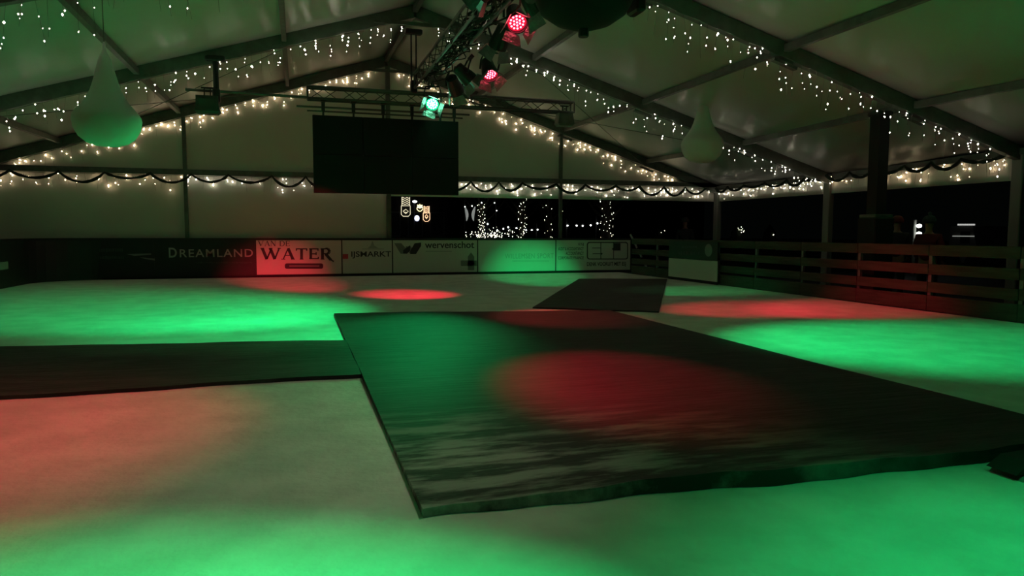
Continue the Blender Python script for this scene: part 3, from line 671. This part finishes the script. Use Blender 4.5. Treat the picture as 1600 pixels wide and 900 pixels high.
# ---------------------------------------------------------------- people behind the fence
def skinned(name, joints, edges, m_, parent, sub=2):
    me = bpy.data.meshes.new(name); me.from_pydata([j[:3] for j in joints], edges, []); o = bpy.data.objects.new(name, me); C.objects.link(o); o.parent = parent
    md = o.modifiers.new('skin', 'SKIN'); md.use_smooth_shade = True
    if not me.skin_vertices: return o
    for i, j in enumerate(joints): me.skin_vertices[0].data[i].radius = (j[3], j[4] if len(j) > 4 else j[3])
    me.skin_vertices[0].data[0].use_root = True
    s = o.modifiers.new('sub', 'SUBSURF'); s.levels = sub; s.render_levels = sub
    me.materials.append(m_); return o
def person(loc, rz, hgt, jacket, hatm, label, hood=False):
    root = thing('person', loc, label, 'person'); root.rotation_euler.z = rz; k = hgt/1.75; root.scale = (k, k, k)
    J = [(0, 0, .95, .14, .10), (0, 0, 1.15, .13, .10), (0, .0, 1.36, .15, .10), (0, 0, 1.48, .055), (0, .01, 1.56, .06), (0, .0, 1.66, .085, .095), (0, 0, 1.735, .06)]
    E = [(0, 1), (1, 2), (2, 3), (3, 4), (4, 5), (5, 6)]
    for s in (-1, 1):
        n0 = len(J); J += [(s*.17, 0, 1.40, .055), (s*.23, -.02, 1.12, .042), (s*.20, -.16, .93, .032), (s*.19, -.22, .90, .028)]; E += [(2, n0), (n0, n0+1), (n0+1, n0+2), (n0+2, n0+3)]
        h0 = n0+3
        for f in range(4):
            a = len(J); fx = s*.19+(f-1.5)*.018; J += [(fx, -.27, .89-.003*f, .009), (fx, -.30, .86, .008)]; E += [(h0, a), (a, a+1)]
        a = len(J); J += [(s*.15, -.24, .90, .010), (s*.14, -.265, .88, .009)]; E += [(h0, a), (a, a+1)]
        l0 = len(J); J += [(s*.09, 0, .86, .085), (s*.10, -.01, .48, .058), (s*.10, .02, .09, .042), (s*.10, -.12, .04, .04)]; E += [(0, l0), (l0, l0+1), (l0+1, l0+2), (l0+2, l0+3)]
    skinned('body', J, E, M['skin'], root)
    Jc = [(0, 0, .90, .19, .14), (0, 0, 1.15, .17, .135), (0, 0, 1.36, .18, .13), (0, 0, 1.46, .09)]; Ec = [(0, 1), (1, 2), (2, 3)]
    for s in (-1, 1):
        n0 = len(Jc); Jc += [(s*.18, 0, 1.40, .085), (s*.24, -.02, 1.12, .068), (s*.205, -.15, .95, .055)]; Ec += [(2, n0), (n0, n0+1), (n0+1, n0+2)]
    skinned('jacket', Jc, Ec, jacket, root)
    Jt = [(0, 0, .93, .165, .125)]; Et = []
    for s in (-1, 1):
        n0 = len(Jt); Jt += [(s*.095, 0, .82, .105), (s*.10, -.01, .48, .078), (s*.10, .02, .10, .062)]; Et += [(0, n0), (n0, n0+1), (n0+1, n0+2)]
    skinned('trousers', Jt, Et, M['blackmatt'], root)
    for s in (-1, 1): MB().loft([[(s*.10+x*.05, y, z) for x, y in ((-1, -.18), (1, -.18), (1.1, -.05), (1, .07), (-1, .07), (-1.1, -.05))] for z in (0, .05, .09)]).build('boot', M['blackmatt'], root, local=True)
    h = MB(); h.smooth = True; h.lathe([(.118, 1.66), (.122, 1.70), (.115, 1.74), (.085, 1.79), (.04, 1.815), (.005, 1.82)], n=18); h.build('knitted_hat', hatm, root, local=True)
    if not hood: MB().lathe([(.005, 1.81), (.03, 1.82), (.04, 1.845), (.03, 1.87), (.005, 1.88)], n=10).build('pompom', hatm, root, local=True)
    f = MB(); f.add([(-.012, -.095, 1.665), (.012, -.095, 1.665), (-.016, -.098, 1.625), (.016, -.098, 1.625), (0, -.122, 1.632), (0, -.098, 1.618)], [(0, 1, 4), (0, 4, 2), (1, 3, 4), (2, 4, 5), (3, 5, 4)])
    f.build('nose', M['skin'], root, local=True)
    return root
M['redcloth'] = mat('red_cloth', (.10, .008, .010), .8); M['tealhat'] = mat('teal_knit', (.035, .07, .07), .9, bump=.5, bscale=60)
M['greycloth'] = mat('grey_cloth', (.06, .06, .055), .8); M['darkcloth'] = mat('dark_cloth', (.02, .02, .025), .8)
def stand(u, vtop, X, hgt): q = at(u, vtop, 0, X); return (X, q.y, GZ)
def person_at(u, vtop, X, *a, **kw):
    q = at(u, vtop, 0, X); hgt = (q.z-GZ)*1.75/1.84; return person((X, q.y, GZ), *a[:1], hgt, *a[1:], **kw)
person_at(1453, 334, 11.4, 1.9, M['redcloth'], M['tealhat'], 'person in a red jacket and teal hat behind the right fence')
person_at(1403, 335, 12.2, 2.2, M['darkcloth'], M['redcloth'], 'person in dark clothes and a red hat behind the right fence', hood=True)
person_at(1071, 338, 12.4, 2.6, M['darkcloth'], M['greycloth'], 'dim person with a grey hat beyond the far end of the right fence', hood=True)

# ---------------------------------------------------------------- outside, beyond the back opening
M['glow'] = mat('outdoor_bulb', (.9, .9, .8), .4, emit=(.95, 1, .95), es=9)
M['glowfairy'] = mat('outdoor_fairy', (.9, .9, .8), .4, emit=(1, .95, .70), es=5)
M['glowyellow'] = mat('outdoor_yellow', (.9, .8, .5), .4, emit=(1, .88, .45), es=2.2)
M['glowpeach'] = mat('outdoor_peach', (.9, .7, .5), .4, emit=(1, .62, .36), es=1.5)
M['glowblue'] = mat('outdoor_blue', (.8, .8, 1), .4, emit=(.7, .75, 1), es=1.8)
M['glowdim'] = mat('outdoor_dim', (.8, .8, .8), .4, emit=(.8, .85, .8), es=.22)
M['dullbush'] = mat('bush', (.02, .03, .012), .9)
OG, OF = bulbmesh(M['glow']), bulbmesh(M['glowfairy'])
def put_bulb(mesh, p_, s, parent, name='bulb'):
    o = bpy.data.objects.new(name, mesh); o.parent = parent; o.location = Vector(p_)-Vector(parent.location); o.scale = (s, s, s); C.objects.link(o); return o
def lit_tree(u, vt, Y, wid, nb, label, spiral=True, crown=False, wob=1):
    base = at(u, 356, 1, Y); base.z = GZ; top = at(u, vt, 1, Y); hh = top.z-GZ
    root = thing('fairy_lit_tree', base, label, 'tree'); px = Y/F_
    tr = MB(); pts = [base+Vector((.05*math.sin(i*1.3)*wid, 0, hh*i/8)) for i in range(9)]
    tr.tube(pts, [wid*(.55-.03*i) for i in range(9)], 8); tr.build('trunk', M['bark'], root, smooth=True)
    br = MB()
    for i in range(9):
        a = i*2.4; st = base+Vector((0, 0, hh*(.62+.04*i))); e = st+Vector((math.cos(a)*1.1, math.sin(a)*1.1, 1.2)); br.tube([st, st.lerp(e, .5)+Vector((0, 0, -.1)), e], [wid*.22, wid*.14, .02], 5)
    br.build('branches', M['bark'], root)
    zlo = .75
    for i in range(nb):
        t = (i+random.random())/nb; z = GZ+1.0+(hh-1.0)*t; a = i*.9+random.uniform(-.7, .7); r_ = wid*.62
        if crown and t > .3: r_ = wid*1.7*random.random()
        p_ = (base.x+math.cos(a)*r_*wob+random.uniform(-.02, .02), base.y-abs(math.sin(a))*r_, z+random.uniform(-.04, .04)); put_bulb(OF, p_, random.uniform(.35, 1)*px*.85, root)
    return root
lit_tree(752, 318, 32, .26, 70, 'tree trunk wrapped in yellowish fairy lights, leftmost beyond the boards')
lit_tree(816, 311, 34, .34, 36, 'fairy-lit tree trunk in the middle of the back opening')
lit_tree(858, 311, 36, .42, 22, 'dim tree with sparse fairy lights beside the right gable post', crown=True)
lit_tree(947, 313, 32, .55, 40, 'fairy-lit tree right of the gable post, furthest right of the lit trees')
# lit bush row
p0 = at(775, 370, 1, 30); root = thing('fairy_lit_bush', (p0.x, 30, GZ), 'low bushes covered in white fairy lights just above the boards', 'bush')
b = MB()
for i in range(9):
    c = at(735+i*9, 368, 1, 30); rr = random.uniform(.45, .6)
    b.lathe([(.02, -rr), (rr*.8, -rr*.6), (rr, 0), (rr*.75, rr*.55), (.02, rr*.8)], c=(c.x, 30, GZ+.75), n=9)
b.build('foliage', M['dullbush'], root)
for i in range(100):
    u = random.gauss(768, 20); v = 371-abs(random.gauss(0, 6)); put_bulb(OF, at(max(728, min(u, 822)), v, 1, 29.4), random.uniform(.3, 1.1)*.026, root)
# white festoon bulbs
def festoon(pix, Y, label, rad=2.1):
    ps = [at(u, v, 1, Y) for u, v in pix]; c = sum(ps, Vector())/len(ps); root = thing('festoon_lights', c, label, 'string lights'); b = MB()
    for a_, c_ in zip(ps[:-1], ps[1:]): b.tube([a_.lerp(c_, t/6)+Vector((0, 0, .10-.10*math.sin(PI*t/6))) for t in range(7)], .01, 4)
    b.build('cord', M['blackmatt'], root)
    for e in (ps[0], ps[-1]): MB().tube([(e.x, e.y+.12, GZ), (e.x, e.y+.12, e.z+.3)], .03, 6).build('pole', M['blackmatt'], root)
    for q in ps:
        g = MB(); g.smooth = True; r_ = rad*Y/F_*.5
        g.lathe([(r_*math.sin(a)+.001, -r_*math.cos(a)) for a in [i*PI/6 for i in range(7)]], c=q, n=10, cap=False); g.build('bulb', M['glow'], root)
        MB().lathe([(r_*.35, r_*.9), (r_*.35, r_*1.5)], c=q, n=6).build('socket', M['blackmatt'], root)
festoon([(762, 350), (777, 360), (786.5, 357.5), (794, 355), (807, 356.5), (822, 359.5), (831, 359.5), (840, 359)], 29, 'festoon of white globe bulbs low behind the middle of the boards')
festoon([(886.8, 352.5), (901, 352.5), (910.5, 353), (923, 352), (933.5, 349)], 29, 'festoon of five white globe bulbs right of the gable post', 2.5)
festoon([(726.5, 323), (737.5, 322), (752.6, 316.7), (772.8, 317), (776, 329)], 31, 'festoon of small white bulbs high in the opening right of the screen', 1.6)
# pale light loops
for u0, lab in ((728, 'left of two pale hanging light loops beyond the boards'), (741, 'right of two pale hanging light loops beyond the boards')):
    b = MB(); s = 1 if u0 == 728 else -1
    pts = [at(u0-s*1.5+s*3.4*math.sin(t/10*PI*.75), 323+22*t/10, 1, 31) for t in range(11)]
    b.tube(pts, [.02+.05*math.sin(PI*t/10) for t in range(11)], 7); tag(b.build('hanging_light_loop', M['glowdim']), lab, 'light ornament')
# wire lantern ornaments on the dark facade
def ornament(u0, v0, u1, v1, Y, m_, label, rows=4):
    root = thing('light_ornament', at((u0+u1)/2, v1, 1, Y), label, 'light ornament'); b = MB(); r_ = .022
    T = lambda pts: b.tube([at(u, v, 1, Y) for u, v in pts], r_, 5)
    um = (u0+u1)/2
    T([(u0, v0+(v1-v0)*.45), (u0, v1-3), (u0+3, v1), (u1-3, v1), (u1, v1-3), (u1, v0+(v1-v0)*.45), (u0, v0+(v1-v0)*.45)])
    T([(u0+1, v0), (u0+1, v0+(v1-v0)*.45)]); T([(u1-1, v0), (u1-1, v0+(v1-v0)*.45)])
    for i in range(rows):
        v = v0+(v1-v0)*.42*i/rows; T([(u0+1, v), (um-1, v+2), (um+2, v+.5), (u1-1, v+2.5)])
    T([(u0+3, v1-8), (um, v1-4), (u1-3, v1-8), (um, v1-11), (u0+3, v1-8)]); T([(um-2, v1-6), (um+2, v1-6)])
    b.build('light_tube', m_, root)
    fr = MB(); a_, c_ = at(u0-.5, v1+.5, 1, Y+.06), at(u1+.5, v0-.5, 1, Y+.06); fr.box(a_.x, c_.x, Y+.04, Y+.07, a_.z, c_.z); fr.build('back_plate', M['blackmatt'], root)
    return root
M['orn1'] = mat('ornament_cream', (.8, .75, .6), .4, emit=(1, .9, .62), es=.9)
ornament(627, 308, 641, 338, 45.92, M['orn1'], 'cream lantern-shaped light ornament under the screen, left one')
ornament(651.5, 320, 660.5, 330, 45.92, M['glowyellow'], 'small square yellow light ornament between two lantern shapes', 2)
ornament(661.3, 322, 671.5, 346, 45.92, M['glowpeach'], 'peach lantern-shaped light ornament right of the small yellow square')
g = MB(); q = at(651.5, 341, 1, 42); g.smooth = True; g.lathe([(.15*math.sin(a)+.001, -.18*math.cos(a)) for a in [i*PI/6 for i in range(7)]], c=q, n=12, cap=False)
root = thing('globe_street_lamp', (q.x, 42, GZ), 'bluish glowing globe on a thin dark post beyond the back opening', 'street lamp'); g.build('globe', M['glowblue'], root)
MB().tube([(q.x, 42, GZ), (q.x, 42, q.z-.16)], .05, 8).build('post', M['black'], root)
g = MB(); q = at(648, 315, 1, 42); g.smooth = True; g.lathe([(.13*math.sin(a)+.001, -.07*math.cos(a)) for a in [i*PI/6 for i in range(7)]], c=q, n=12, cap=False)
root = thing('flat_street_lamp', (q.x, 42, GZ), 'small white oval lamp above the bluish globe', 'street lamp'); g.build('lamp_head', M['glow'], root)
MB().tube([(q.x, 42.25, GZ), (q.x, 42.25, q.z+.1), (q.x, 42, q.z+.06)], .045, 8).build('post', M['black'], root)
a_, c_ = at(608.2, 332, 1, 30), at(608.2, 312, 1, 30)
root = thing('light_pole', (a_.x, 30, GZ), 'thin vertical white light tube close to the wall opening', 'light ornament')
MB().tube([(a_.x, 30, a_.z), (a_.x+.02, 30, (a_.z+c_.z)/2), (a_.x, 30, c_.z)], [.012, .035, .012], 6).build('light_tube', M['glow'], root)
MB().tube([(a_.x, 30.05, GZ), (a_.x, 30.05, c_.z)], .02, 6).build('post', M['blackmatt'], root)
# facades
def facade(u0, u1, Y, h_, label, m_, wins):
    a_, c_ = at(u0, 356, 1, Y).x, at(u1, 356, 1, Y).x; root = thing('town_house', ((a_+c_)/2, Y+3, GZ), label, 'building')
    MB().box(a_, c_, Y, Y+6, GZ, h_).build('wall', m_, root)
    mid = (a_+c_)/2
    MB().add([(a_-.2, Y-.2, h_), (c_+.2, Y-.2, h_), (c_+.2, Y+6.2, h_), (a_-.2, Y+6.2, h_), (mid, Y-.2, h_+2.6), (mid, Y+6.2, h_+2.6)], [(0, 1, 4), (3, 5, 2), (0, 4, 5, 3), (1, 2, 5, 4), (0, 3, 2, 1)]).build('roof', M['blackmatt'], root)
    for i in range(wins):
        for j in range(2):
            x = a_+(c_-a_)*(i+.5)/wins; z = .9+j*2.8
            f = MB().box(x-.5, x+.5, Y-.05, Y, z, z+1.6).build('window', M['darkgrey'], root)
            MB().box(x-.42, x+.42, Y-.06, Y-.05, z+.08, z+1.52).build('pane', M['screen'], f)
facade(560, 700, 46, 6.2, 'dark town house behind the lantern ornaments', M['brick'], 4)
facade(706, 900, 58, 7.5, 'dark town house behind the fairy-lit trees', M['brick'], 5)
facade(905, 1100, 62, 6.8, 'dark town house behind the far right corner of the rink', M['brick'], 5)
# small far lights right of the corner post
def cluster(u, v, X, n, sp, label):
    q = at(u, v, 0, X); root = thing('fairy_lit_shrub', (q.x, q.y, GZ), label, 'shrub'); px = (q-Vector((0, 0, H))).length/F_
    MB().lathe([(.05, 0), (.3, .5), (.38, 1.0), (.3, 1.5), (.04, 1.9)], c=(q.x, q.y+.3, GZ), n=9).build('foliage', M['leaf'], root)
    for i in range(n): put_bulb(OF, at(u+random.gauss(0, sp), v+random.gauss(0, sp*.8), 0, X), random.uniform(.35, .7)*px*1.2, root)
cluster(1156, 359, 24, 16, 3.6, 'shrub with a small round cluster of fairy lights right of the corner post')
cluster(1033, 363, 22, 6, 2.6, 'shrub with a few dim lights left of the corner post')
cluster(1208, 367, 24, 2, .6, 'shrub with one pale light above the middle of the right fence')

# van, car and lamp beyond the right fence
def vehicle(u0, u1, X, hh, label, cat, van=True, strip=False):
    y1, y0 = at(u0, 365, 0, X).y, at(u1, 365, 0, X).y; root = thing('parked_van' if van else 'parked_car', (X+.9, (y0+y1)/2, GZ), label, cat); L = y1-y0
    prof = [(0, .35), (0, hh*.55), (L*.10, hh*.62), (L*.22, hh*.97), (L*.30, hh), (L*.97, hh), (L, hh*.9), (L, .35)] if van else [(0, .35), (0, .75), (L*.22, .85), (L*.36, hh), (L*.75, hh), (L*.92, .9), (L, .8), (L, .35)]
    MB().prism(prof, lambda a, b, t: (X+t, y0+a, GZ+b), 1.8).build('body', M['vbody'], root)
    for t in (.18, .82):
        b = MB(); b.prism([(.33*math.cos(a), .33*math.sin(a)) for a in [i*PI/8 for i in range(16)]], lambda a, b_, t_: (X-.02+t_, y0+L*t+a, GZ+.34+b_), .2); b.build('wheel', M['blackmatt'], root)
    w0, w1_ = (.30, .62) if van else (.38, .74)
    MB().box(X-.012, X+.002, y0+L*w0, y0+L*w1_, GZ+hh*.62, GZ+hh*.88).build('side_window', M['screen'], root)
    return root
M['vbody'] = mat('van_paint', (.10, .10, .095), .35)
X = 24
q0, q1 = at(1493, 353, 0, X), at(1524, 350, 0, X)
v = vehicle(1484, 1530, X, 1.75, 'dim grey parked van under a lit white strip beyond the right fence', 'van')
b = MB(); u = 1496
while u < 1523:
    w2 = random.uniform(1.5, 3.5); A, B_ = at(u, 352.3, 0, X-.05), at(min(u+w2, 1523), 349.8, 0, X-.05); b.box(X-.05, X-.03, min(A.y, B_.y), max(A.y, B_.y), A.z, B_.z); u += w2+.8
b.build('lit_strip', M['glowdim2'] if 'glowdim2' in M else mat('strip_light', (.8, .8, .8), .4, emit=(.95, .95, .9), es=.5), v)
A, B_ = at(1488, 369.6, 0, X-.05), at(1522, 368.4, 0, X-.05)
MB().box(X-.05, X-.03, min(A.y, B_.y), max(A.y, B_.y), A.z, B_.z).build('glowing_trim', mat('trim_light', (.8, .8, .8), .3, emit=(.9, .95, .85), es=.25), v)  # trim is no lamp; emission paints the bright line along the van's base
v = vehicle(1540, 1592, X+4, 1.35, 'dark parked car right of the van beyond the fence', 'car', van=False)
b = MB(); pl = mat('lamp_streak', (.8, .8, .8), .3, emit=(.9, .95, .8), es=.4)
for (ua, va, ub, vb_) in ((1540, 364, 1547, 368), (1557, 369, 1563, 369.5)):
    b.tube([at(ua, va, 0, X+3.95), at(ub, vb_, 0, X+3.95)], .05, 6)
b.build('head_lamp', pl, v)
q = at(1434, 353, 0, 20); root = thing('lamp_post', (20, q.y, GZ), 'short lamp post with two bright white lamps, one above the other, behind the right fence', 'street lamp')
MB().tube([(20, q.y+.12, GZ), (20, q.y+.12, q.z+.2)], .05, 8).build('post', M['palepost'], root)
for vv in (353, 365):
    c = at(1436, vv, 0, 19.95); g = MB(); g.smooth = True; g.lathe([(.085*math.sin(a)+.001, -.06*math.cos(a)) for a in [i*PI/6 for i in range(7)]], c=c, n=10, cap=False); g.build('lamp_head', M['glow'], root)
